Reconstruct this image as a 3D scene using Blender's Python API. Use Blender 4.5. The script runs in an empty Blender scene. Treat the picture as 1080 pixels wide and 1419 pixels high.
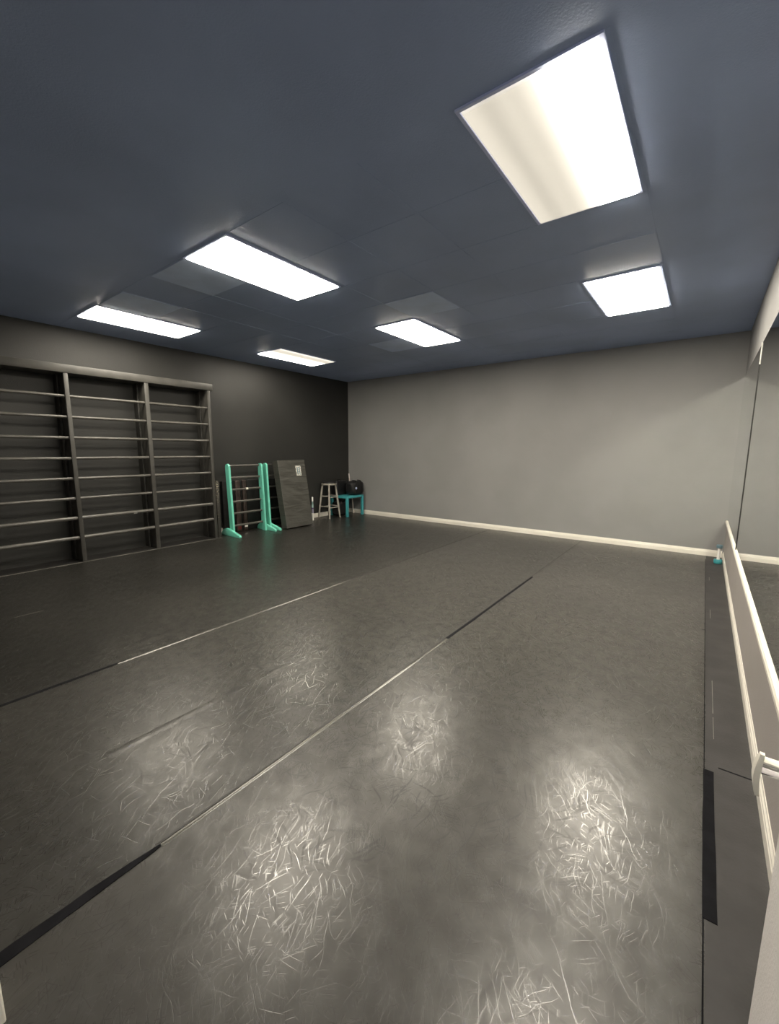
import bpy, bmesh, math, random
from mathutils import Vector, Matrix
random.seed(7)
C = bpy.context.scene.collection
PI = math.pi

# ------------------------------------------------------------------ helpers
def box(bm, x0, x1, y0, y1, z0, z1, bev=0.0, seg=2):
    vs = [bm.verts.new((x, y, z)) for x in (x0, x1) for y in (y0, y1) for z in (z0, z1)]
    fs = [(0, 1, 3, 2), (4, 6, 7, 5), (0, 4, 5, 1), (2, 3, 7, 6), (0, 2, 6, 4), (1, 5, 7, 3)]
    faces = [bm.faces.new([vs[i] for i in f]) for f in fs]
    if bev > 0:
        es = list({e for f in faces for e in f.edges})
        bmesh.ops.bevel(bm, geom=es, offset=bev, segments=seg, profile=0.5, affect='EDGES')

def hexa(bm, bottom, top, bev=0.0, seg=2):
    vs = [bm.verts.new(p) for p in bottom] + [bm.verts.new(p) for p in top]
    fs = [(3, 2, 1, 0), (4, 5, 6, 7), (0, 1, 5, 4), (1, 2, 6, 5), (2, 3, 7, 6), (3, 0, 4, 7)]
    faces = [bm.faces.new([vs[i] for i in f]) for f in fs]
    if bev > 0:
        es = list({e for f in faces for e in f.edges})
        bmesh.ops.bevel(bm, geom=es, offset=bev, segments=seg, profile=0.5, affect='EDGES')

def prism(bm, pts, axis, a, b, bev=0.0):
    """extrude polygon pts (2-D) along axis ('x','y','z') between a and b"""
    def P(p, t):
        return {'x': (t, p[0], p[1]), 'y': (p[0], t, p[1]), 'z': (p[0], p[1], t)}[axis]
    lo = [bm.verts.new(P(p, a)) for p in pts]
    hi = [bm.verts.new(P(p, b)) for p in pts]
    n = len(pts)
    faces = [bm.faces.new(lo[::-1]), bm.faces.new(hi)]
    for i in range(n):
        faces.append(bm.faces.new((lo[i], lo[(i + 1) % n], hi[(i + 1) % n], hi[i])))
    if bev > 0:
        es = list({e for f in faces for e in f.edges})
        bmesh.ops.bevel(bm, geom=es, offset=bev, segments=2, profile=0.5, affect='EDGES')

def tube(bm, pts, radii, n=14, cap=True):
    if not hasattr(radii, '__len__'):
        radii = [radii] * len(pts)
    pts = [Vector(p) for p in pts]
    rings = []
    ref = None
    for i, p in enumerate(pts):
        d = (pts[min(i + 1, len(pts) - 1)] - pts[max(i - 1, 0)]).normalized()
        if ref is None:
            ref = Vector((0, 0, 1)) if abs(d.z) < .9 else Vector((1, 0, 0))
        u = d.cross(ref).normalized()
        v = u.cross(d).normalized()
        ref = v
        rings.append([bm.verts.new(p + (u * math.cos(2 * PI * k / n) + v * math.sin(2 * PI * k / n)) * radii[i])
                      for k in range(n)])
    for a, b in zip(rings, rings[1:]):
        for k in range(n):
            bm.faces.new((a[k], a[(k + 1) % n], b[(k + 1) % n], b[k]))
    if cap:
        bm.faces.new(rings[0][::-1])
        bm.faces.new(rings[-1])

def lathe(bm, cx, cy, prof, n=28):
    rings = []
    for r, z in prof:
        rings.append([bm.verts.new((cx + r * math.cos(2 * PI * k / n), cy + r * math.sin(2 * PI * k / n), z))
                      for k in range(n)])
    for a, b in zip(rings, rings[1:]):
        for k in range(n):
            bm.faces.new((a[k], a[(k + 1) % n], b[(k + 1) % n], b[k]))
    bm.faces.new(rings[0][::-1])
    bm.faces.new(rings[-1])

def torus(bm, c, axis_u, axis_v, R, r, n=20, m=8):
    c = Vector(c); u = Vector(axis_u); v = Vector(axis_v); w = u.cross(v)
    rings = []
    for i in range(n):
        a = 2 * PI * i / n
        d = u * math.cos(a) + v * math.sin(a)
        rings.append([bm.verts.new(c + d * (R + r * math.cos(2 * PI * k / m)) + w * r * math.sin(2 * PI * k / m))
                      for k in range(m)])
    for i in range(n):
        a, b = rings[i], rings[(i + 1) % n]
        for k in range(m):
            bm.faces.new((a[k], b[k], b[(k + 1) % m], a[(k + 1) % m]))

def NB():
    return bmesh.new()

def wloc(o):
    l = Vector((0, 0, 0))
    while o is not None:
        l += Vector(o.location)
        o = o.parent
    return l

def obj(name, bm, mat, parent=None, smooth=True, loc=None):
    """link bm (world coordinates) as one mesh object; its origin sits at loc (or at its parent's origin)"""
    base = Vector(loc) if loc is not None else (wloc(parent) if parent else Vector((0, 0, 0)))
    bmesh.ops.recalc_face_normals(bm, faces=bm.faces[:])
    bmesh.ops.translate(bm, verts=bm.verts[:], vec=-base)
    me = bpy.data.meshes.new(name)
    bm.to_mesh(me); bm.free()
    for m in (mat if isinstance(mat, (list, tuple)) else [mat]):
        me.materials.append(m)
    if smooth:
        for p in me.polygons:
            p.use_smooth = True
        try:
            me.set_sharp_from_angle(angle=math.radians(38))
        except Exception:
            pass
    o = bpy.data.objects.new(name, me)
    C.objects.link(o)
    if parent:
        o.parent = parent
        o.location = base - wloc(parent)
    else:
        o.location = base
    return o

def tag(o, label=None, cat=None, group=None, kind=None):
    if label: o['label'] = label
    if cat: o['category'] = cat
    if group: o['group'] = group
    if kind: o['kind'] = kind
    return o

def thing(name, loc, label, cat, group=None):
    o = bpy.data.objects.new(name, None)
    o.empty_display_size = .05
    C.objects.link(o)
    o.location = loc
    return tag(o, label, cat, group)

def copy_thing(src, loc, label, group=None):
    r = src.copy(); C.objects.link(r); r.location = loc
    r['label'] = label
    if group: r['group'] = group
    for ch in list(src.children):
        c = ch.copy(); C.objects.link(c); c.parent = r
        for g in list(ch.children):
            d = g.copy(); C.objects.link(d); d.parent = c
    return r

def struct(name, bm, mat, smooth=False):
    return tag(obj(name, bm, mat, smooth=smooth), kind='structure')

# ------------------------------------------------------------------ materials
def newmat(name):
    m = bpy.data.materials.new(name); m.use_nodes = True
    nt = m.node_tree
    return m, nt, nt.nodes['Principled BSDF']

def N(nt, typ, **kw):
    n = nt.nodes.new(typ)
    for k, v in kw.items():
        setattr(n, k, v)
    return n

def math_(nt, op, a, b=None, c=None, clamp=False):
    n = N(nt, 'ShaderNodeMath', operation=op); n.use_clamp = clamp
    for i, x in enumerate((a, b, c)):
        if x is None: continue
        if isinstance(x, (int, float)): n.inputs[i].default_value = x
        else: nt.links.new(x, n.inputs[i])
    return n.outputs[0]

def maprange(nt, v, a, b, c=0., d=1., smooth=True):
    n = N(nt, 'ShaderNodeMapRange')
    if smooth: n.interpolation_type = 'SMOOTHSTEP'
    nt.links.new(v, n.inputs[0])
    for i, x in enumerate((a, b, c, d)): n.inputs[i + 1].default_value = x
    return n.outputs[0]

def mixc(nt, fac, a, b):
    n = N(nt, 'ShaderNodeMix', data_type='RGBA')
    if isinstance(fac, (int, float)): n.inputs[0].default_value = fac
    else: nt.links.new(fac, n.inputs[0])
    for i, x in ((6, a), (7, b)):
        if isinstance(x, (tuple, list)): n.inputs[i].default_value = (*x[:3], 1)
        else: nt.links.new(x, n.inputs[i])
    return n.outputs[2]

def paint(name, col, rough=.6, var=.08, vscale=3., bump=.0, bscale=150., spec=.5, metal=0., detail=4.):
    m, nt, b = newmat(name)
    tc = N(nt, 'ShaderNodeTexCoord')
    n = N(nt, 'ShaderNodeTexNoise'); n.inputs['Scale'].default_value = vscale; n.inputs['Detail'].default_value = detail
    nt.links.new(tc.outputs['Object'], n.inputs['Vector'])
    f = maprange(nt, n.outputs[0], .3, .7, 0, 1)
    lo = tuple(c * (1 - var) for c in col); hi = tuple(min(1, c * (1 + var)) for c in col)
    nt.links.new(mixc(nt, f, lo, hi), b.inputs['Base Color'])
    b.inputs['Roughness'].default_value = rough
    b.inputs['Metallic'].default_value = metal
    b.inputs['Specular IOR Level'].default_value = spec
    if bump > 0:
        n2 = N(nt, 'ShaderNodeTexNoise'); n2.inputs['Scale'].default_value = bscale; n2.inputs['Detail'].default_value = 3
        nt.links.new(tc.outputs['Object'], n2.inputs['Vector'])
        bp = N(nt, 'ShaderNodeBump'); bp.inputs['Strength'].default_value = bump; bp.inputs['Distance'].default_value = .004
        nt.links.new(n2.outputs[0], bp.inputs['Height'])
        nt.links.new(bp.outputs[0], b.inputs['Normal'])
    return m

GREY = (.236, .233, .231)
M = {}
M['wall_grey'] = paint('grey_wall_paint', GREY, .55, .05, 1.2, .35, 160, .4)
M['wall_black'] = paint('black_wall_paint', (.021, .021, .0195), .5, .12, 1.5, .35, 150, .45)
M['ceiling'] = paint('navy_ceiling_paint', (.30, .375, .56), .42, .10, .9, .3, 120, .4)
M['tile'] = paint('lighter_ceiling_tile', (.50, .60, .80), .6, .06, 4, .3, 200, .3)  # tile colour set lighter than the ceiling
M['trim'] = paint('white_trim_gloss', (.68, .65, .585), .32, .03, 6, 0, 1, .5)
M['black_wood'] = paint('black_painted_wood', (.034, .033, .030), .42, .22, 6, .2, 60, .5)
M['header'] = paint('charcoal_painted_board', (.050, .048, .043), .42, .15, 7, .15, 60, .5)
M['rung'] = paint('black_satin_round_bar', (.085, .081, .072), .28, .15, 10, 0, 1, .55)
M['mint'] = paint('turquoise_paint', (.15, .55, .425), .4, .05, 8, 0, 1, .5)
M['teal'] = paint('teal_furniture_paint', (.045, .285, .315), .42, .05, 8, 0, 1, .5)
M['silver'] = paint('worn_silver_paint', (.40, .375, .33), .38, .12, 14, 0, 1, .5, .25)
M['vinyl'] = paint('black_vinyl', (.007, .007, .007), .42, .2, 9, .3, 30, .3)
M['brown'] = paint('dark_brown_vinyl', (.045, .030, .026), .4, .2, 9, 0, 1, .5)
M['nylon'] = paint('black_nylon', (.008, .008, .009), .5, .3, 14, .5, 60, .4)
M['white'] = paint('white_plastic', (.78, .76, .72), .4, .03, 8, 0, 1, .5)
M['cream'] = paint('cream_enamel', (.78, .75, .66), .3, .03, 8, 0, 1, .5)
M['pink_white'] = paint('pinkish_white_lacquer', (.70, .60, .55), .4, .06, 8, 0, 1, .5)
M['bottle_green'] = paint('grey_green_plastic', (.18, .27, .25), .35, .1, 12, 0, 1, .5)
M['aqua'] = paint('pale_aqua_label', (.40, .60, .55), .4, .1, 20, 0, 1, .5)
M['purple'] = paint('purple_band', (.10, .06, .15), .45, .1, 12, 0, 1, .5)
M['lilac'] = paint('lilac_label', (.26, .25, .33), .45, .1, 20, 0, 1, .5)
M['red'] = paint('dark_red_label', (.10, .018, .015), .5, .15, 20, 0, 1, .4)
M['chrome'] = paint('chrome', (.80, .80, .86), .13, .02, 5, 0, 1, .5, 1.)
M['alu'] = paint('light_frame_enamel', (.56, .62, .86), .4, .03, 5, 0, 1, .5)
M['tape'] = paint('black_floor_tape', (.010, .010, .012), .8, .25, 12, .25, 80, .06)
M['lip'] = paint('highlight_vinyl_seam', (.13, .125, .11), .24, .35, 2.5, 0, 1, .6)  # base colour lightened as the highlight along the seams
M['taupe'] = paint('lightened_lower_wall', (.31, .287, .271), .55, .05, 1.5, .3, 160, .4)
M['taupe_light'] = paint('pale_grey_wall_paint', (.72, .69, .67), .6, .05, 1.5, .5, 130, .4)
M['strip'] = paint('dark_grey_floor_strip', (.037, .035, .035), .5, .2, 5, .15, 90, .35)
M['greyteal'] = paint('grey_teal_rubber', (.13, .21, .25), .5, .1, 12, 0, 1, .5)
M['dark_sub'] = paint('dark_subfloor', (.018, .017, .016), .6, .2, 5, .1, 60, .4)

def mirror_mat():
    m, nt, b = newmat('mirror_glass')
    tc = N(nt, 'ShaderNodeTexCoord')
    n = N(nt, 'ShaderNodeTexNoise'); n.inputs['Scale'].default_value = 2.
    nt.links.new(tc.outputs['Object'], n.inputs['Vector'])
    nt.links.new(maprange(nt, n.outputs[0], .3, .8, .015, .03), b.inputs['Roughness'])
    b.inputs['Base Color'].default_value = (.80, .84, .82, 1)
    b.inputs['Metallic'].default_value = 1
    return m
M['mirror'] = mirror_mat()

def speckle_mat():
    m, nt, b = newmat('speckled_dark_board')
    tc = N(nt, 'ShaderNodeTexCoord')
    v = N(nt, 'ShaderNodeTexNoise'); v.inputs['Scale'].default_value = 55; v.inputs['Detail'].default_value = 2
    nt.links.new(tc.outputs['Object'], v.inputs['Vector'])
    sx = N(nt, 'ShaderNodeSeparateXYZ'); nt.links.new(tc.outputs['Object'], sx.inputs[0])
    g = maprange(nt, sx.outputs[2], .3, .95, .0, .12)
    t = math_(nt, 'ADD', v.outputs[0], g)
    f = maprange(nt, t, .64, .76, 0, 1)
    nt.links.new(mixc(nt, f, (.026, .024, .020), (.30, .27, .19)), b.inputs['Base Color'])
    b.inputs['Roughness'].default_value = .6
    return m
M['speckle'] = speckle_mat()

def mat_vinyl():
    m, nt, b = newmat('creased_charcoal_mat_cover')
    tc = N(nt, 'ShaderNodeTexCoord')
    mp = N(nt, 'ShaderNodeMapping'); mp.inputs['Rotation'].default_value = (math.radians(-28), 0, 0)
    mp.inputs['Scale'].default_value = (1, 1.6, 8)
    nt.links.new(tc.outputs['Object'], mp.inputs[0])
    n = N(nt, 'ShaderNodeTexNoise'); n.inputs['Scale'].default_value = 1.4; n.inputs['Detail'].default_value = 3
    n.inputs['Distortion'].default_value = .6
    nt.links.new(mp.outputs[0], n.inputs['Vector'])
    bp = N(nt, 'ShaderNodeBump'); bp.inputs['Strength'].default_value = .8; bp.inputs['Distance'].default_value = .03
    nt.links.new(n.outputs[0], bp.inputs['Height']); nt.links.new(bp.outputs[0], b.inputs['Normal'])
    b.inputs['Base Color'].default_value = (.056, .055, .048, 1)
    b.inputs['Roughness'].default_value = .48
    return m
M['mat_cover'] = mat_vinyl()

def sticker_mat():
    m, nt, b = newmat('printed_white_patch')
    tc = N(nt, 'ShaderNodeTexCoord')
    n = N(nt, 'ShaderNodeTexNoise'); n.inputs['Scale'].default_value = 60; n.inputs['Detail'].default_value = 2
    nt.links.new(tc.outputs['Object'], n.inputs['Vector'])
    f = maprange(nt, n.outputs[0], .48, .62, 0, 1)
    nt.links.new(mixc(nt, f, (.66, .64, .58), (.16, .16, .15)), b.inputs['Base Color'])
    b.inputs['Roughness'].default_value = .5
    return m
M['sticker'] = sticker_mat()

LIGHT = 36.0
def diffuser_mat(name, ramp=None, strength=LIGHT):
    """fluorescent lens; ramp = [(x, factor)...] across the lens where some of the tubes are out"""
    m, nt, b = newmat(name)
    b.inputs['Base Color'].default_value = (.8, .79, .75, 1)
    b.inputs['Roughness'].default_value = .4
    b.inputs['Emission Color'].default_value = (1.0, .915, .765, 1)
    if ramp:
        tc = N(nt, 'ShaderNodeTexCoord')
        sx = N(nt, 'ShaderNodeSeparateXYZ'); nt.links.new(tc.outputs['Object'], sx.inputs[0])
        cr = N(nt, 'ShaderNodeFloatCurve')
        cu = cr.mapping.curves[0]
        for i, (x, f) in enumerate(ramp):
            f = max(0., f / strength) ** (1 / 3.)
            if i == 0: cu.points[0].location = (x, f)
            elif i == len(ramp) - 1: cu.points[-1].location = (x, f)
            else: cu.points.new(x, f)
        cr.mapping.update()
        t = maprange(nt, sx.outputs[0], -.2885, .2885, 0, 1, smooth=False)
        nt.links.new(t, cr.inputs['Value'])
        # tubes: squared so that the unlit part of the lens stays dim
        s = math_(nt, 'MULTIPLY', math_(nt, 'POWER', cr.outputs[0], 3.), strength)
        nt.links.new(s, b.inputs['Emission Strength'])
    else:
        b.inputs['Emission Strength'].default_value = strength
    return m
M['lens'] = diffuser_mat('lit_ceiling_lens')
M['lens_weak'] = diffuser_mat('weaker_ceiling_lens', None, LIGHT * .72)  # emission lowered to darken the wall bars side
M['lens_strong'] = diffuser_mat('bright_ceiling_lens', None, LIGHT * 1.35)  # emission raised to brighten the mirror side
M['lens_half'] = diffuser_mat('half_lit_ceiling_lens',
                              [(0, .74), (.12, .66), (.2, .54), (.32, .64), (.46, .74), (.57, 1.5), (.66, LIGHT * 1.2), (.75, LIGHT * 2.2), (1, LIGHT * 2.2)], LIGHT * 2.2)
M['lens_part'] = diffuser_mat('partly_lit_ceiling_lens',
                              [(0, LIGHT), (.3, LIGHT), (.5, LIGHT * .4), (.66, 1.), (.85, .8), (1, 1.2)], LIGHT)

# --- dance floor vinyl: scuffs, scratches, wear
def floor_mat():
    m, nt, b = newmat('scuffed_dance_vinyl')
    tc = N(nt, 'ShaderNodeTexCoord'); co = tc.outputs['Object']
    # gentle warp so that strokes curve
    wn = N(nt, 'ShaderNodeTexNoise'); wn.inputs['Scale'].default_value = 3.0; wn.inputs['Detail'].default_value = 2
    nt.links.new(co, wn.inputs['Vector'])
    sub = N(nt, 'ShaderNodeVectorMath', operation='SUBTRACT'); nt.links.new(wn.outputs['Color'], sub.inputs[0])
    sub.inputs[1].default_value = (.5, .5, .5)
    sc = N(nt, 'ShaderNodeVectorMath', operation='SCALE'); nt.links.new(sub.outputs[0], sc.inputs[0]); sc.inputs['Scale'].default_value = .16
    ad = N(nt, 'ShaderNodeVectorMath', operation='ADD'); nt.links.new(co, ad.inputs[0]); nt.links.new(sc.outputs[0], ad.inputs[1])
    warped = ad.outputs[0]
    def strokes(angle, length, width, keep, off, r=.32):
        mp = N(nt, 'ShaderNodeMapping', vector_type='POINT')
        mp.inputs['Location'].default_value = (off, off * 1.7, 0)
        mp.inputs['Rotation'].default_value = (0, 0, math.radians(angle))
        mp.inputs['Scale'].default_value = (2 * r / length, 2 * r / width, 1)
        # rotate first, then stretch
        rot = N(nt, 'ShaderNodeVectorRotate', rotation_type='Z_AXIS'); rot.inputs['Angle'].default_value = math.radians(angle)
        nt.links.new(warped, rot.inputs['Vector'])
        mp.inputs['Rotation'].default_value = (0, 0, 0)
        nt.links.new(rot.outputs[0], mp.inputs[0])
        v = N(nt, 'ShaderNodeTexVoronoi', voronoi_dimensions='2D'); v.inputs['Scale'].default_value = 1
        nt.links.new(mp.outputs[0], v.inputs['Vector'])
        d = maprange(nt, v.outputs['Distance'], r * .55, r, 1, 0)
        s = N(nt, 'ShaderNodeSeparateColor'); nt.links.new(v.outputs['Color'], s.inputs[0])
        k = math_(nt, 'GREATER_THAN', s.outputs[0], 1 - keep)
        w = math_(nt, 'MULTIPLY_ADD', s.outputs[1], .7, .3)
        return math_(nt, 'MULTIPLY', math_(nt, 'MULTIPLY', d, k), w)
    def layer(specs):
        out = None
        for s in specs:
            x = strokes(*s)
            out = x if out is None else math_(nt, 'MAXIMUM', out, x)
        return out
    dark = layer([(8, .15, .010, .16, 1.3), (37, .12, .009, .18, 5.1), (71, .14, .009, .18, 9.7), (102, .16, .010, .14, 2.2),
                  (128, .11, .009, .18, 7.4), (155, .14, .009, .16, 4.6), (85, .38, .010, .02, 3.3), (120, .44, .010, .016, 8.8)])
    pn = N(nt, 'ShaderNodeTexNoise'); pn.inputs['Scale'].default_value = 1.1; pn.inputs['Detail'].default_value = 3
    nt.links.new(co, pn.inputs['Vector'])
    patch = maprange(nt, pn.outputs[0], .38, .58, .6, 1)
    lite = layer([(20, .11, .0028, .05, 11.3), (48, .18, .0028, .08, 15.1), (60, .30, .003, .05, 19.7), (72, .26, .003, .06, 12.2),
                  (110, .16, .0028, .05, 17.4), (160, .10, .0028, .05, 14.6), (52, .44, .0038, .025, 23.3), (36, .07, .0026, .10, 31.), (85, .08, .0026, .10, 37.),
                  (56, .22, .0024, .06, 53.), (78, .20, .0024, .06, 59.)])
    fine = layer([(22, .035, .0035, .16, 41.), (75, .04, .0035, .16, 43.), (130, .035, .0035, .16, 47.)])
    lite = math_(nt, 'MULTIPLY', lite, patch); fine = math_(nt, 'MULTIPLY', fine, patch)
    # where feet have worn the sheet: the middle of the room
    sx = N(nt, 'ShaderNodeSeparateXYZ'); nt.links.new(co, sx.inputs[0])
    dx = math_(nt, 'DIVIDE', math_(nt, 'ADD', sx.outputs[0], 1.9), 2.5)
    dy = math_(nt, 'DIVIDE', math_(nt, 'SUBTRACT', sx.outputs[1], 2.6), 2.4)
    rr = math_(nt, 'SQRT', math_(nt, 'ADD', math_(nt, 'MULTIPLY', dx, dx), math_(nt, 'MULTIPLY', dy, dy)))
    n1 = N(nt, 'ShaderNodeTexNoise'); n1.inputs['Scale'].default_value = 1.3; n1.inputs['Detail'].default_value = 5
    nt.links.new(co, n1.inputs['Vector'])
    wear = maprange(nt, math_(nt, 'ADD', rr, math_(nt, 'MULTIPLY_ADD', n1.outputs[0], 1.1, -.55)), .35, 1.15, 1, 0)
    n2 = N(nt, 'ShaderNodeTexNoise'); n2.inputs['Scale'].default_value = 14; n2.inputs['Detail'].default_value = 6
    nt.links.new(co, n2.inputs['Vector'])
    n3 = N(nt, 'ShaderNodeTexNoise'); n3.inputs['Scale'].default_value = .8; n3.inputs['Detail'].default_value = 4
    nt.links.new(co, n3.inputs['Vector'])
    base = mixc(nt, maprange(nt, n3.outputs[0], .3, .7), (.030, .029, .026), (.038, .0365, .033))
    # the sheets differ in base colour: palest along the mirror side, darkest along the wall bars
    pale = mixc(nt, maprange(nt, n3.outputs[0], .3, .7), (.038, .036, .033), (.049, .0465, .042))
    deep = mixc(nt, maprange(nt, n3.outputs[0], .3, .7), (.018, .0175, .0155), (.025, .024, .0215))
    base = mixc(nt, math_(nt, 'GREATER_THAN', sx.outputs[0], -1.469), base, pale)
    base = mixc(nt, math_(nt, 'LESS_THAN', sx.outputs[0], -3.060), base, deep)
    base = mixc(nt, math_(nt, 'MULTIPLY', wear, maprange(nt, n2.outputs[0], .35, .65, .2, .8)), base, (.054, .052, .045))
    base = mixc(nt, math_(nt, 'MULTIPLY', dark, math_(nt, 'MULTIPLY_ADD', wear, .95, .05)), base, (.006, .006, .006))
    base = mixc(nt, math_(nt, 'MULTIPLY', math_(nt, 'MAXIMUM', lite, fine), math_(nt, 'MULTIPLY_ADD', wear, .06, .03)), base, (.17, .16, .135))
    nt.links.new(base, b.inputs['Base Color'])
    # roughness: satin, the scratches are burnished
    rgh = math_(nt, 'MULTIPLY_ADD', n2.outputs[0], .08, .285)
    rgh = math_(nt, 'SUBTRACT', rgh, math_(nt, 'MULTIPLY', math_(nt, 'MAXIMUM', lite, fine), .13))
    rgh = math_(nt, 'ADD', rgh, math_(nt, 'MULTIPLY', dark, .08))
    nt.links.new(rgh, b.inputs['Roughness'])
    nt.links.new(math_(nt, 'MULTIPLY_ADD', math_(nt, 'MAXIMUM', lite, math_(nt, 'MULTIPLY', fine, .6)), .8, maprange(nt, n2.outputs[0], .35, .65, .32, .46)), b.inputs['Specular IOR Level'])
    hgt = math_(nt, 'SUBTRACT', math_(nt, 'MULTIPLY', n2.outputs[0], .5), math_(nt, 'MULTIPLY', math_(nt, 'MAXIMUM', lite, fine), .55))
    bp = N(nt, 'ShaderNodeBump'); bp.inputs['Strength'].default_value = .10; bp.inputs['Distance'].default_value = .002
    nt.links.new(hgt, bp.inputs['Height']); nt.links.new(bp.outputs[0], b.inputs['Normal'])
    return m
M['floor'] = floor_mat()
M['edge'] = paint('worn_pale_vinyl_edge', (.15, .145, .13), .35, .4, 3, 0, 1, .5)

# ------------------------------------------------------------------ setting
XL, XR, YB, H = -6.622, .318, 7.200, 2.963
YF = .092          # inner face of the front wall, the camera stands in its doorway
PX = .216          # face of the short wall return beside the doorway
PY = 1.235

bm = NB()          # slab with the vinyl sheets laid side by side
box(bm, XL - .12, XR + .12, -1.3, YB + .12, -.12, 0)
floor = struct('floor', bm, M['floor'])
# seams: low rounded lips where two sheets butt together, and a paler worn edge line
bm = NB()
def lip(bm, x, w, h, y0, y1):
    prism(bm, [(x - w, 0), (x - w * .6, h * .7), (x - w * .1, h), (x + w * .5, h * .8), (x + w, 0)], 'y', y0, y1)
lip(bm, -3.060, .008, .0038, 1.0, 3.2); 
lip(bm, -1.469, .010, .0042, .56, 2.3); lip(bm, -1.469, .006, .0024, 2.3, 2.72)
struct('trim_1', bm, M['lip'], smooth=True)
bm = NB(); lip(bm, -2.138, .028, .0016, .62, 2.3); lip(bm, -1.469, .006, .0024, 4.75, YB - .02); lip(bm, -3.060, .006, .0024, 3.2, YB - .02)
struct('trim_11', bm, M['floor'], smooth=True)
bm = NB()
for sx_, y0, w in ((-3.060, .2, .018), (-1.469, .55, .020)):
    box(bm, sx_ - w, sx_ - .0102, y0, YB - .02, 0, .0012)
box(bm, .130, XR - .016, .12, YB - .02, 0, .0008)
struct('trim_10', bm, M['strip'])
bm = NB()
for (x, y0, y1, w) in ((.1632, 2.52, 2.74, .0010), (.1630, 2.78, 3.20, .0016), (.1618, 4.45, 4.70, .0016), (.161, 5.8, 5.95, .0018),
                       (-4.640, .78, .98, .003)):
    box(bm, x - w, x + w, y0, y1, .0, .0012)
struct('trim_2', bm, M['edge'])
# pale cut edge of the vinyl in front of the wall bars, dark bare floor under them
bm = NB()
box(bm, XL, -6.290, .12, 3.72, .0, .0015)
struct('trim_3', bm, M['dark_sub'])
bm = NB()
box(bm, -6.292, -6.272, .12, 3.72, .0, .003)
struct('trim_4', bm, M['edge'])
# cross cut in the narrow strip by the mirror wall
bm = NB()
box(bm, .178, .302, 2.283, 2.292, .0, .0012)
box(bm, .1235, .1275, .12, 6.95, .0, .0012)
struct('trim_5', bm, M['tape'])

bm = NB(); box(bm, XL - .12, XR + .12, -1.3, YB + .12, H, H + .1)
for x in (-4.680, -4.075, -2.850, -2.245, -1.640, -.425):     # painted-over grid bars
    box(bm, x - .007, x + .007, 1.87, YB, H - .0015, H)
for y in (1.868, 2.465, 3.075, 3.660, 4.245, 4.865, 5.46, 6.06, 6.66):
    box(bm, XL, -.42 if y > 2 else -2.24, y - .006, y + .006, H - .0015, H)
struct('ceiling', bm, M['ceiling'])
bm = NB(); box(bm, XL - .12, XL, -1.3, YB + .12, 0, H); struct('wall_left', bm, M['wall_black'])
bm = NB(); box(bm, XL, XR + .12, YB, YB + .12, 0, H); struct('wall_back', bm, M['wall_grey'])
bm = NB(); box(bm, XR, XR + .12, PY, YB, 0, H); struct('wall_right', bm, M['wall_grey'])
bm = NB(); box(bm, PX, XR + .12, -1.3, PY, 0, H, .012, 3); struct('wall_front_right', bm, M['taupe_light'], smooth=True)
bm = NB(); box(bm, XL, -1.40, -.06, YF, 0, H); box(bm, -1.40, PX, -.06, YF, 2.5, H); struct('wall_front', bm, M['wall_grey'])
bm = NB(); box(bm, -1.40, -1.288, -.07, YF + .008, 0, 2.5, .004); struct('trim_6', bm, M['trim'])

def base_prof(h, t):
    return [(0, 0), (t, 0), (t, h * .62), (t * .8, h * .68), (t * .8, h * .80), (t * .45, h * .88), (t * .35, h), (0, h)]
bm = NB(); prism(bm, [(YB - a, z) for a, z in base_prof(.090, .016)], 'x', XL + .016, XR - .016)
struct('baseboard_back', bm, M['trim'])
bm = NB(); prism(bm, [(XL + a, z) for a, z in base_prof(.090, .016)], 'y', 3.735, YB)
struct('baseboard_left', bm, M['trim'])
bm = NB(); prism(bm, [(XR - a, z) for a, z in base_prof(.078, .015)], 'y', PY, YB)
struct('baseboard_right', bm, M['trim'])
bm = NB(); box(bm, XR - .002, XR, PY, YB, .07, .462); struct('trim_12', bm, M['taupe'])  # added panel, colour raised in place of more light on the lower wall
# ledge moulding under the mirrors
bm = NB(); prism(bm, [(XR, .460), (XR - .012, .460), (XR - .015, .468), (XR - .015, .480), (XR - .022, .488), (XR - .022, .506),
                      (XR - .017, .512), (XR - .017, .516), (XR, .516)], 'y', PY, YB)
struct('trim_7', bm, M['trim'])

# mirrors
for i, (y0, y1, lab) in enumerate(((5.084, YB - .002, 'tall frameless mirror panel next to the grey back wall corner'),
                                   (PY + .01, 5.078, 'wide frameless mirror panel on the right wall, nearer than the seam'))):
    bm = NB(); box(bm, XR - .007, XR - .0005, y0, y1, .517, 2.394, .0015, 1)
    tag(obj('wall_mirror', bm, M['mirror'], smooth=False, loc=(XR - .004, (y0 + y1) / 2, .517)), lab, 'mirror', 'mirror panels')

bm = NB(); box(bm, XR - .0120, XR - .0005, 5.0785, 5.0835, .5165, 2.215); struct('trim_8', bm, M['black_wood'])
bm = NB(); box(bm, XR - .0120, XR - .0005, 5.0785, 5.0835, 2.215, 2.400); struct('trim_9', bm, M['white'])
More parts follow.
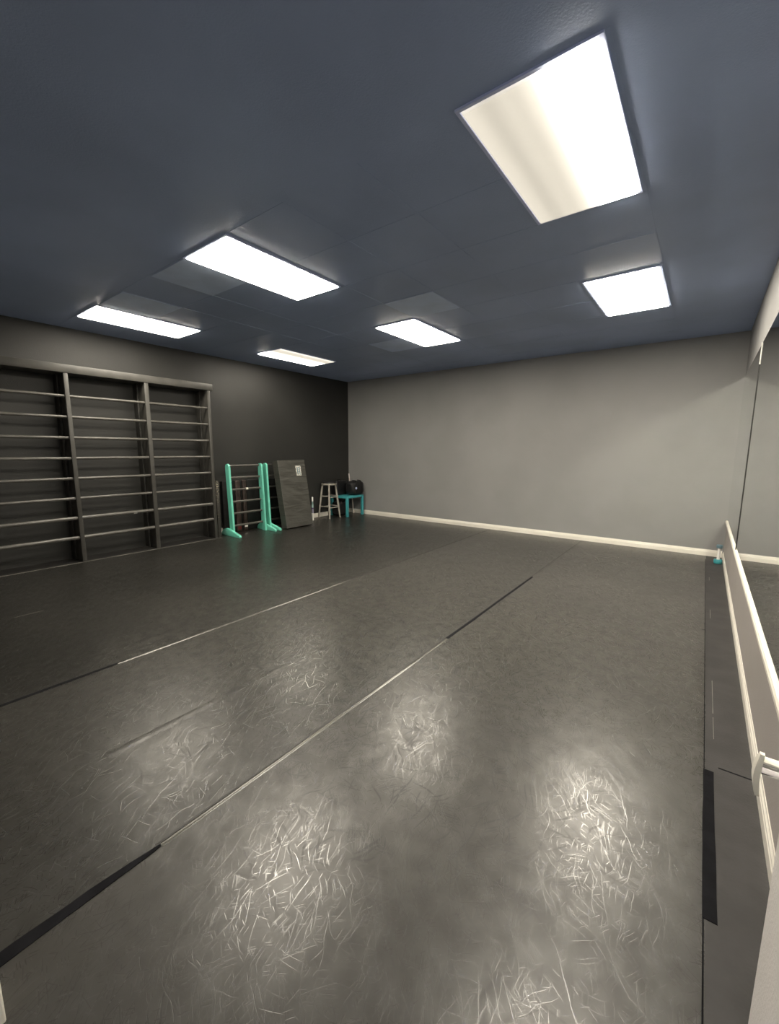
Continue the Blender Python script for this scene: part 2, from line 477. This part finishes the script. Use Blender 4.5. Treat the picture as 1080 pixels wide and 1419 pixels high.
# ------------------------------------------------------------------ ceiling lights
LW, LL = .577, 1.154
def make_light(x, y, lens, label):
    t = thing('ceiling_light', (x + LW / 2, y + LL / 2, H), label, 'ceiling light', 'recessed fluorescent ceiling lights')
    f = NB()
    a = .017
    for (x0, x1, y0, y1) in ((x - a, x, y - a, y + LL + a), (x + LW, x + LW + a, y - a, y + LL + a), (x, x + LW, y - a, y), (x, x + LW, y + LL, y + LL + a)):
        box(f, x0, x1, y0, y1, H - .010, H)
    obj('frame', f, M['alu'], t, smooth=False)
    d = NB()
    i = .010
    hexa(d, [(x + .001, y + .001, H - .001), (x + LW - .001, y + .001, H - .001), (x + LW - .001, y + LL - .001, H - .001), (x + .001, y + LL - .001, H - .001)],
         [(x + i, y + i, H - .018), (x + LW - i, y + i, H - .018), (x + LW - i, y + LL - i, H - .018), (x + i, y + LL - i, H - .018)])
    obj('diffuser', d, lens, t, smooth=False)
    return t
make_light(-1.032, 1.886, M['lens_half'], 'large nearest ceiling light with one side of its lens unlit')
make_light(-3.468, 1.880, M['lens'], 'ceiling light with a pale square ceiling tile at its left edge, in the near row')
make_light(-5.920, 1.876, M['lens_weak'], 'ceiling light closest to the wall bars on the black wall')
make_light(-5.859, 4.262, M['lens_part'], 'smallest, farthest ceiling light, near the dark back corner')
make_light(-3.442, 4.265, M['lens'], 'middle ceiling light of the far row, before the grey wall')
make_light(-1.027, 4.300, M['lens_strong'], 'far ceiling light nearest the mirror side of the room')

for (x, y, w, l, lab) in ((-4.075, 1.880, .586, .585, 'pale square ceiling tile touching the near-row middle light'),
                          (-4.060, 4.870, .600, .585, 'pale square ceiling tile at the left rear of the far-row middle light'),
                          (-2.842, 3.668, .590, .570, 'square ceiling tile in front of the far-row middle light'),
                          (-5.322, 1.880, .635, .580, 'square ceiling tile beside the light nearest the wall bars')):
    bm = NB(); box(bm, x, x + w, y, y + l, H - .005, H, .002, 1)
    tag(obj('ceiling_tile', bm, M['tile'], smooth=False, loc=(x + w / 2, y + l / 2, H)), lab, 'ceiling tile', 'paler ceiling tiles')

# ------------------------------------------------------------------ wall bars
t = thing('wall_bars', (-6.45, 2.27, 0), 'large black wooden wall bars with three bays of round rungs on the black wall', 'wall bars')
posts = [(.860, .907), (1.785, 1.832), (2.702, 2.757), (3.620, 3.668)]
bm = NB(); box(bm, XL + .002, -6.288, .84, 3.71, 2.358, 2.455, .004, 2); obj('header_board', bm, M['header'], t)
for (y0, y1) in posts:
    bm = NB(); box(bm, -6.500, -6.297, y0, y1, .0, 2.358, .004, 2); u = obj('upright', bm, M['header'], t)
    bm = NB(); box(bm, XL + .002, -6.501, y0 - .02, min(y1 + .02, 3.69), .0, 2.358, .003, 1); obj('wall_cleat', bm, M['black_wood'], u)
zs = [.317, .569, .821, 1.073, 1.327, 1.580, 1.833, 2.085]
for bay in range(3):
    y0, y1 = posts[bay][1] - .012, posts[bay + 1][0] + .012
    for k, z in enumerate(zs):
        bm = NB()
        r = .024 if k < 2 else .0185
        tube(bm, [(-6.333, y0 + (y1 - y0) * s / 6, z + random.uniform(-.0012, .0012)) for s in range(7)], r, 16)
        ro = obj('rung', bm, M['rung'], t)
        if bay == 1 and k == 1:
            b2 = NB(); tube(b2, [(-6.333, 2.44, z - .001), (-6.333, 2.485, z - .001)], .0235, 16)
            p = obj('tape_wrap', b2, M['white'], ro); p['label'] = 'white tape patch'
# short speckled board standing at the end of the wall bars
bm = NB(); box(bm, -6.375, -6.300, 3.682, 3.735, .0, .935, .004, 2)
tag(obj('board', bm, M['speckle'], loc=(-6.337, 3.708, 0)), 'short narrow dark board with pale specks standing against the end of the wall bars', 'board')

# ------------------------------------------------------------------ turquoise rung frames
def upright(bm, y0, y1, xf_b=-6.228, xf_t=-6.285, dep=.098, top=1.205):
    n = 10
    pts = []
    def fx(z): return xf_b + (xf_t - xf_b) * z / top
    prof = [(fx(0), 0.0), (fx(top - .05), top - .05)]
    for k in range(n + 1):           # rounded head
        a = PI * k / n
        prof.append((fx(top - .05) - dep / 2 + dep / 2 * math.cos(a), top - .05 + .05 * math.sin(a)))
    prof.append((fx(0) - dep, 0.0))
    clean = []
    for p in prof:
        if not clean or (abs(p[0] - clean[-1][0]) + abs(p[1] - clean[-1][1])) > 1e-4: clean.append(p)
    prism(bm, clean, 'y', y0, y1)

FOOT = [(-6.520, 0), (-6.515, .045), (-6.480, .085), (-6.430, .112), (-6.385, .124), (-6.330, .122), (-6.270, .106),
        (-6.020, .045), (-6.003, .034), (-6.000, .018), (-6.000, 0)]
rz = [.157, .367, .565, .770, .972, 1.172]
def rung_x(z): return -6.288 - .048 - .057 * z / 1.205 + .05
t1 = thing('rung_frame', (-6.27, 4.23, 0), 'complete turquoise floor frame with six dark rungs, beside the wall bars', 'rung frame', 'turquoise rung frames')
bm = NB(); upright(bm, 3.908, 3.943); obj('upright', bm, M['mint'], t1)
bm = NB(); upright(bm, 4.545, 4.580); obj('upright', bm, M['mint'], t1)
bm = NB(); prism(bm, FOOT, 'y', 3.862, 3.908, .005); fo = obj('foot', bm, M['mint'], t1)
bm = NB(); prism(bm, FOOT, 'y', 4.580, 4.624, .005); obj('foot', bm, M['mint'], t1)
for k, z in enumerate(rz):
    bm = NB(); tube(bm, [(rung_x(z) - .01, 3.935, z), (rung_x(z) - .01, 4.553, z)], .0185, 16)
    ro = obj('rung', bm, M['rung'], t1)
    if k == 3:
        b2 = NB(); tube(b2, [(rung_x(z) - .01, 4.245, z), (rung_x(z) - .01, 4.29, z)], .0205, 16)
        p = obj('tape_wrap', b2, M['cream'], ro); p['label'] = 'white tape scrap'
t2 = thing('rung_frame', (-6.30, 4.98, 0), 'turquoise frame mostly hidden behind the leaning crash mat, one post in view', 'rung frame', 'turquoise rung frames')
bm = NB(); upright(bm, 4.650, 4.685); obj('upright', bm, M['mint'], t2)
bm = NB(); prism(bm, FOOT, 'y', 4.685, 4.728, .005); obj('foot', bm, M['mint'], t2)
bm = NB(); upright(bm, 5.300, 5.335, -6.33, -6.372, .06, 1.19); obj('upright', bm, M['mint'], t2)
for z in rz:
    bm = NB(); tube(bm, [(-6.362, 4.680, z), (-6.362, 5.305, z)], .0155, 14); obj('rung', bm, M['black_wood'], t2)

# ------------------------------------------------------------------ black folding mat behind the first frame
t = thing('folding_mat', (-6.56, 4.35, 0), 'black folded gym mat standing on edge behind the turquoise rung frame', 'mat')
for (y0, y1, x1, zt, mm) in ((3.930, 4.172, -6.535, .908, 'vinyl'), (4.176, 4.276, -6.530, .906, 'brown'), (4.281, 4.318, -6.542, .902, 'vinyl'),
                             (4.322, 4.396, -6.530, .910, 'brown'), (4.400, 5.25, -6.535, .909, 'vinyl')):
    bm = NB(); box(bm, -6.590, x1, y0, y1, .0, zt, .012, 3); pn = obj('panel', bm, M[mm], t)
    if mm == 'brown': pn['label'] = 'brownish panel edge'
    if mm == 'brown' and y0 > 4.3:
        b2 = NB(); box(b2, -6.5305, -6.5285, 4.328, 4.392, .06, .110); z_ = obj('tag', b2, M['white'], pn); z_['label'] = 'small white tag'
    elif mm == 'brown':
        b2 = NB(); box(b2, -6.5305, -6.5285, 4.195, 4.262, .035, .10); z_ = obj('tag', b2, M['red'], pn); z_['label'] = 'dark red tag'

# ------------------------------------------------------------------ leaning crash mat
t = thing('crash_mat', (-6.10, 5.14, 0), 'thick charcoal crash mat leaning back against the turquoise frame, white patch at its upper corner', 'mat')
th = math.radians(10.0)
def MP(h, d, y):        # h up the mat face, d depth behind the front face
    return (-5.970 - h * math.sin(th) - d * math.cos(th), y, .027 + h * math.cos(th) - d * math.sin(th))
bm = NB()
h1, dep = 1.238, .152
ny, nh = 26, 44
y0, y1 = 4.830, 5.455
def rr_(h, y):            # creases pushed into the cover
    s = (y - y0) / (y1 - y0); v = h / h1
    e = min(1, min(s, 1 - s) * 9) * min(1, min(v, 1 - v) * 10)
    w = .006 * math.sin(11 * v - 3.2 * s + .8 * math.sin(5 * s)) + .005 * math.sin(23 * v + 7 * s * (1 - v)) * math.sin(PI * s)
    w += .013 * math.exp(-((v - .66 + .20 * s) / .035) ** 2) * math.sin(PI * min(1, s * 1.1)) + .011 * math.exp(-((v - .57 + .26 * s) / .03) ** 2) * (1 - s * .3)
    w += .009 * math.exp(-((v - .77 + .04 * s) / .03) ** 2)
    return w * e
prof = []
box_pts = {}
grid = [[bm.verts.new(MP(h1 * j / nh, rr_(h1 * j / nh, y0 + (y1 - y0) * i / ny), y0 + (y1 - y0) * i / ny)) for i in range(ny + 1)] for j in range(nh + 1)]
back = [[bm.verts.new(MP(h1 * j / nh, dep, y0 + (y1 - y0) * i / ny)) for i in (0, ny)] for j in (0, nh)]
for j in range(nh):
    for i in range(ny):
        bm.faces.new((grid[j][i], grid[j][i + 1], grid[j + 1][i + 1], grid[j + 1][i]))
bm.faces.new((back[0][0], back[1][0], back[1][1], back[0][1]))
bm.faces.new([grid[j][0] for j in range(nh + 1)] + [back[1][0], back[0][0]])
bm.faces.new([grid[j][ny] for j in range(nh + 1)] + [back[1][1], back[0][1]])
bm.faces.new([grid[0][i] for i in range(ny + 1)] + [back[0][1], back[0][0]])
bm.faces.new([grid[nh][i] for i in range(ny + 1)] + [back[1][1], back[1][0]])
obj('cover', bm, M['mat_cover'], t)
# piping round the front edges
bm = NB(); cs = [MP(0, .004, y0), MP(h1, .004, y0), MP(h1, .004, y1), MP(0, .004, y1)]
for a, b_ in zip(cs, cs[1:] + cs[:1]): tube(bm, [a, b_], .0065, 8)
obj('piping', bm, M['mat_cover'], t)
bm = NB()
hexa(bm, [MP(.945, .012, 5.228), MP(.945, .012, 5.345), MP(1.135, .012, 5.345), MP(1.135, .012, 5.228)],
     [MP(.945, -.004, 5.228), MP(.945, -.004, 5.345), MP(1.135, -.004, 5.345), MP(1.135, -.004, 5.228)])
s_ = obj('label_patch', bm, M['sticker'], t, smooth=False); s_['label'] = 'white printed patch'
bm = NB()
for k in range(2):
    a, b_ = (5.250, 5.272) if k == 0 else (5.300, 5.322)
    hexa(bm, [MP(.965, -.002, a), MP(.965, -.002, b_), MP(1.110, -.002, b_), MP(1.110, -.002, a)],
         [MP(.965, -.005, a), MP(.965, -.005, b_), MP(1.110, -.005, b_), MP(1.110, -.005, a)])
obj('print_block', bm, M['greyteal'], s_, smooth=False)

# ------------------------------------------------------------------ slim bottles beside the mat
def bottle(x, y, top, label):
    t = thing('bottle', (x, y, 0), label, 'bottle', 'slim bottles beside the crash mat')
    r = .020
    for nm, mm, pr in (('base', 'white', [(r * 1.15, 0), (r * 1.15, .148), (r, .150)]),
                       ('label_band', 'lilac', [(r * 1.06, .151), (r * 1.06, .235)]),
                       ('purple_ring', 'purple', [(r * 1.1, .236), (r * 1.1, .265)]),
                       ('body', 'aqua' if x > -6.42 else 'bottle_green', [(r, .266), (r, .33)]),
                       ('neck', 'bottle_green', [(r, .331), (r * .8, top - .092)]),
                       ('cap', 'white', [(r * .82, top - .091), (r * .82, top - .006), (r * .6, top)])):
        bm = NB(); lathe(bm, x, y, pr, 18); obj(nm, bm, M[mm], t)
bottle(-6.385, 5.835, .485, 'slim white-capped bottle with pale aqua and purple bands, nearer the silver stool')
bottle(-6.455, 5.790, .478, 'slim white-capped bottle half hidden behind the edge of the crash mat')

# ------------------------------------------------------------------ stool
t = thing('stool', (-6.405, 6.335, 0), 'tall silver-grey wooden stool with round dark seat before the black wall', 'stool')
bm = NB(); lathe(bm, -6.405, 6.335, [(.140, .698), (.160, .706), (.163, .720), (.160, .736), (.150, .740)], 36)
obj('seat', bm, M['silver'], t)
bm = NB(); lathe(bm, -6.405, 6.335, [(.148, .741), (.153, .750), (.148, .768), (.120, .776)], 36)
q_ = obj('seat_pad', bm, M['nylon'], t); q_['label'] = 'black seat pad'
ft = [(-6.572, 6.178), (-6.238, 6.178), (-6.238, 6.492), (-6.572, 6.492)]
tp = [(-6.405 + sx_ * .098, 6.335 + sy_ * .098) for sx_, sy_ in ((-1, -1), (1, -1), (1, 1), (-1, 1))]
def legp(i, z):
    s = z / .70
    return Vector((ft[i][0] + (tp[i][0] - ft[i][0]) * s, ft[i][1] + (tp[i][1] - ft[i][1]) * s, z))
for i in range(4):
    bm = NB(); tube(bm, [legp(i, z) for z in (0, .15, .35, .55, .70)], [.0165, .019, .021, .020, .018], 14); obj('leg', bm, M['silver'], t)
for za, zb in ((.445, .465), (.225, .245)):
    for i in range(4):
        z = za if i % 2 else zb
        bm = NB(); tube(bm, [legp(i, z), legp((i + 1) % 4, z)], .0115, 12); obj('stretcher', bm, M['silver'], t)

# ------------------------------------------------------------------ teal table and what stands on it
t = thing('side_table', (-6.345, 6.84, 0), 'square teal side table in the corner between black and grey walls', 'table')
tx0, tx1, ty0, ty1 = -6.598, -6.090, 6.568, 7.112
bm = NB(); box(bm, tx0, tx1, ty0, ty1, .402, .450, .004, 2); obj('tabletop', bm, M['teal'], t)
for (x, y) in ((tx0, ty0), (tx1 - .05, ty0), (tx0, ty1 - .05), (tx1 - .05, ty1 - .05)):
    bm = NB(); box(bm, x, x + .05, y, y + .05, 0, .402, .003, 2); obj('leg', bm, M['teal'], t)

def blob(bm, c, s, p=3.0, nu=40, nv=24, fold=.0, fl=0.):
    """superellipsoid with soft folds"""
    def sp(v, e): return math.copysign(abs(v) ** e, v)
    rows = []
    e = 2 / p
    for j in range(nv + 1):
        ph = -PI / 2 + PI * j / nv
        row = []
        for i in range(nu):
            a = 2 * PI * i / nu
            k = 1 + fold * math.sin(5 * a + 3 * math.sin(2 * ph)) * math.cos(ph) + fold * .6 * math.sin(9 * a - 4 * ph) * math.cos(ph)
            row.append((c[0] + s[0] * sp(math.cos(ph), e) * sp(math.cos(a), e) * k, c[1] + s[1] * sp(math.cos(ph), e) * sp(math.sin(a), e) * k,
                        c[2] + s[2] * sp(math.sin(ph), e)))
        rows.append(row)
    bot = bm.verts.new(rows[0][0]); top = bm.verts.new(rows[-1][0])
    vr = [[bm.verts.new(p_) for p_ in r] for r in rows[1:-1]]
    for a, b_ in zip(vr, vr[1:]):
        for i in range(nu):
            bm.faces.new((a[i], a[(i + 1) % nu], b_[(i + 1) % nu], b_[i]))
    for i in range(nu):
        bm.faces.new((bot, vr[0][(i + 1) % nu], vr[0][i]))
        bm.faces.new((top, vr[-1][i], vr[-1][(i + 1) % nu]))

t = thing('bag', (-6.225, 6.965, .45), 'bulky black bag with a shiny ring, on the teal table', 'bag')
bm = NB(); blob(bm, (-6.225, 6.965, .608), (.133, .205, .157), 3.6, fold=.03); obj('body', bm, M['nylon'], t)
bm = NB(); torus(bm, (-6.078, 6.850, .612), (0, 1, 0), (0, 0, 1), .018, .008); lathe(bm, -6.078, 6.850, [(.008, .600), (.014, .612), (.008, .624)], 12)
q_ = obj('ring', bm, M['alu'], t); q_['label'] = 'shiny metal ring'
for dy in (-.075, .085):
    bm = NB(); tube(bm, [(-6.092, 6.965 + dy, .50), (-6.086, 6.965 + dy, .60), (-6.095, 6.965 + dy, .70), (-6.145, 6.965 + dy, .770), (-6.225, 6.965 + dy, .775)], .012, 8)
    obj('strap', bm, M['vinyl'], t)
t = thing('case', (-6.505, 6.76, .45), 'flat black case standing behind the black bag at the wall side of the teal table', 'case')
bm = NB(); box(bm, -6.588, -6.425, 6.60, 6.93, .451, .765, .03, 4); obj('shell', bm, M['nylon'], t)
bm = NB(); tube(bm, [(-6.507, 6.70, .764), (-6.507, 6.71, .785), (-6.507, 6.76, .792), (-6.507, 6.81, .785), (-6.507, 6.82, .764)], .009, 8); obj('handle', bm, M['vinyl'], t)

bm = NB(); tube(bm, [(-6.438, 7.150, .010), (-6.470, 7.147, .30), (-6.53, 7.142, .70), (-6.560, 7.138, .900)], [.013, .011, .011, .012], 12)
t = thing('stick', (-6.438, 7.150, 0), 'thin whitish stick leaning in the corner behind the teal table', 'stick')
obj('shaft', bm, M['pink_white'], t)
bm = NB(); lathe(bm, -6.437, 7.150, [(.019, .0), (.021, .012), (.018, .045), (.014, .06)], 14); obj('tip', bm, M['pink_white'], t)
bm = NB(); tube(bm, [(-6.5455, 7.140, .805), (-6.560, 7.138, .905)], .014, 12); q_ = obj('grip', bm, M['white'], t); q_['label'] = 'white grip'

t = thing('bag', (-6.42, 6.68, 0), 'soft dark bag on the floor between stool and teal table legs', 'bag')
bm = NB(); blob(bm, (-6.42, 6.675, .165), (.118, .150, .165), 4.5, fold=.025); obj('body', bm, M['nylon'], t)
bm = NB(); tube(bm, [(-6.31, 6.62, .27), (-6.32, 6.63, .345), (-6.33, 6.675, .365), (-6.32, 6.72, .345), (-6.31, 6.73, .27)], .008, 8); obj('handle', bm, M['brown'], t)

# ------------------------------------------------------------------ dumbbell-like weight by the mirror corner
t = thing('hand_weight', (.252, 6.775, 0), 'small turquoise and white hand weight standing on end beside the right baseboard', 'hand weight')
bm = NB(); lathe(bm, .252, 6.775, [(.040, .0), (.046, .008), (.046, .047), (.040, .056)], 24); obj('lower_head', bm, M['teal'], t)
bm = NB(); lathe(bm, .252, 6.775, [(.017, .056), (.016, .205)], 20); q_ = obj('handle', bm, M['white'], t); q_['label'] = 'white handle'
bm = NB(); lathe(bm, .252, 6.775, [(.028, .205), (.034, .211), (.034, .241), (.028, .248)], 24); q_ = obj('upper_head', bm, M['greyteal'], t); q_['label'] = 'grey-teal head'

# ------------------------------------------------------------------ chrome tube with cream bracket at the right wall
t = thing('wall_bracket', (XR - .007, 1.475, .572), 'chrome tube with a curved cream end plate sticking out from the mirror wall', 'bracket')
bm = NB()
prof = []
nseg = 18
rows = []
for k in range(nseg + 1):
    s = k / nseg
    z = .490 + .126 * s
    bow = .010 * math.sin(PI * s)
    hw = .020 * (math.sin(PI * (.06 + .88 * s)) ** .6)
    rows.append([bm.verts.new((x, y, z)) for x, y in ((.196 - bow, 1.452 - hw), (.196 - bow, 1.452 + hw), (.206 - bow * .6, 1.452 + hw), (.206 - bow * .6, 1.452 - hw))])
for a, b_ in zip(rows, rows[1:]):
    for i in range(4):
        bm.faces.new((a[i], a[(i + 1) % 4], b_[(i + 1) % 4], b_[i]))
bm.faces.new(rows[0]); bm.faces.new(rows[-1])
obj('end_plate', bm, M['cream'], t)
bm = NB(); box(bm, .200, XR - .008, 1.440, 1.472, .592, .600, .003); obj('top_flange', bm, M['cream'], t)
bm = NB(); tube(bm, [(.203, 1.455, .570), (.262, 1.455, .570)], .0135, 20); obj('tube', bm, M['chrome'], t)
bm = NB(); tube(bm, [(.246, 1.455, .568), (.250, 1.455, .568), (XR - .010, 1.455, .568), (XR - .0075, 1.455, .568)], [.015, .019, .019, .017], 20); obj('collar', bm, M['chrome'], t)

# ------------------------------------------------------------------ floor tapes
def tape(name, pts_l, pts_r, label):
    bm = NB()
    n = len(pts_l)
    lo = [(bm.verts.new((a[0], a[1], .0027)), bm.verts.new((b_[0], b_[1], .0027))) for a, b_ in zip(pts_l, pts_r)]
    un = [(bm.verts.new((a[0], a[1], .0005)), bm.verts.new((b_[0], b_[1], .0005))) for a, b_ in zip(pts_l, pts_r)]
    for i in range(n - 1):
        bm.faces.new((lo[i][0], lo[i][1], lo[i + 1][1], lo[i + 1][0]))
        bm.faces.new((un[i][0], un[i + 1][0], un[i + 1][1], un[i][1]))
        bm.faces.new((lo[i][0], lo[i + 1][0], un[i + 1][0], un[i][0]))
        bm.faces.new((lo[i][1], un[i][1], un[i + 1][1], lo[i + 1][1]))
    bm.faces.new((lo[0][0], un[0][0], un[0][1], lo[0][1])); bm.faces.new((lo[-1][0], lo[-1][1], un[-1][1], un[-1][0]))
    c = ((pts_l[0][0] + pts_r[-1][0]) / 2, (pts_l[0][1] + pts_r[-1][1]) / 2, 0)
    return tag(obj(name, bm, M['tape'], smooth=False, loc=c), label, 'tape')
ys = [.115, .16, .22, .28, .34, .40, .46, .52, .58]
wl = [.028, .029, .029, .027, .028, .024, .020, .013, .004]
wr = [.018, .017, .016, .014, .012, .010, .007, .005, .002]
tape('floor_tape', [(-1.469 - w + random.uniform(-.002, .002), y) for w, y in zip(wl, ys)], [(-1.469 + w + random.uniform(-.002, .002), y) for w, y in zip(wr, ys)],
     'black tape tapering along the floor seam at the near left')
ys = [.12, .30, .48, .66, .84, .98, 1.06]
tape('floor_tape', [(-3.073 + random.uniform(-.002, .002), y) for y in ys], [(-3.049 + random.uniform(-.002, .002) - max(0, y - .9) * .08, y) for y in ys],
     'thin black tape on the second floor seam, at the left edge of the room view')
ys = [2.70 + .2 * k for k in range(11)]
tape('floor_tape', [(-1.469 - .013 + random.uniform(-.002, .002), y) for y in ys], [(-1.469 + .009 + random.uniform(-.002, .002), y) for y in ys],
     'dark tape along the middle of the long central floor seam, toward the grey wall')
ys = [1.47 + .0964 * k for k in range(9)]
tape('floor_tape', [(.122 + random.uniform(-.001, .001), y) for y in ys], [(.160 + random.uniform(-.0015, .0015), y) for y in ys],
     'short black tape strip on the floor seam near the chrome bracket')

# ------------------------------------------------------------------ world, camera
w = bpy.data.worlds.new('World'); bpy.context.scene.world = w; w.use_nodes = True
w.node_tree.nodes['Background'].inputs[0].default_value = (.60, .66, .80, 1)
w.node_tree.nodes['Background'].inputs[1].default_value = .5

cam = bpy.data.cameras.new('Camera'); co = bpy.data.objects.new('Camera', cam); C.objects.link(co)
cam.sensor_fit = 'VERTICAL'; cam.sensor_height = 36; cam.lens = 576.0954 / 1419 * 36
cam.clip_start = .01
p_, y_, r_ = PITCH, YAW, ROLL = .1474, .6456, .0039
rt = Vector((1, 0, 0)); fw = Vector((0, math.cos(p_), -math.sin(p_))); up = Vector((0, math.sin(p_), math.cos(p_)))
rt, up = rt * math.cos(r_) + up * math.sin(r_), up * math.cos(r_) - rt * math.sin(r_)
Rz = Matrix.Rotation(y_, 3, 'Z')
rt, up, fw = Rz @ rt, Rz @ up, Rz @ fw
m3 = Matrix((rt, up, -fw)).transposed()
co.matrix_world = Matrix.Translation((0, 0, 1.4414)) @ m3.to_4x4()
bpy.context.scene.camera = co

vs = bpy.context.scene.view_settings
vs.view_transform = 'Standard'; vs.look = 'None'; vs.exposure = 0.0; vs.gamma = 1.0
vs.use_curve_mapping = False
bpy.context.scene.cycles.max_bounces = 10
bpy.context.scene.cycles.diffuse_bounces = 6
bpy.context.scene.cycles.sample_clamp_indirect = 0
bpy.context.scene.cycles.blur_glossy = 0.0
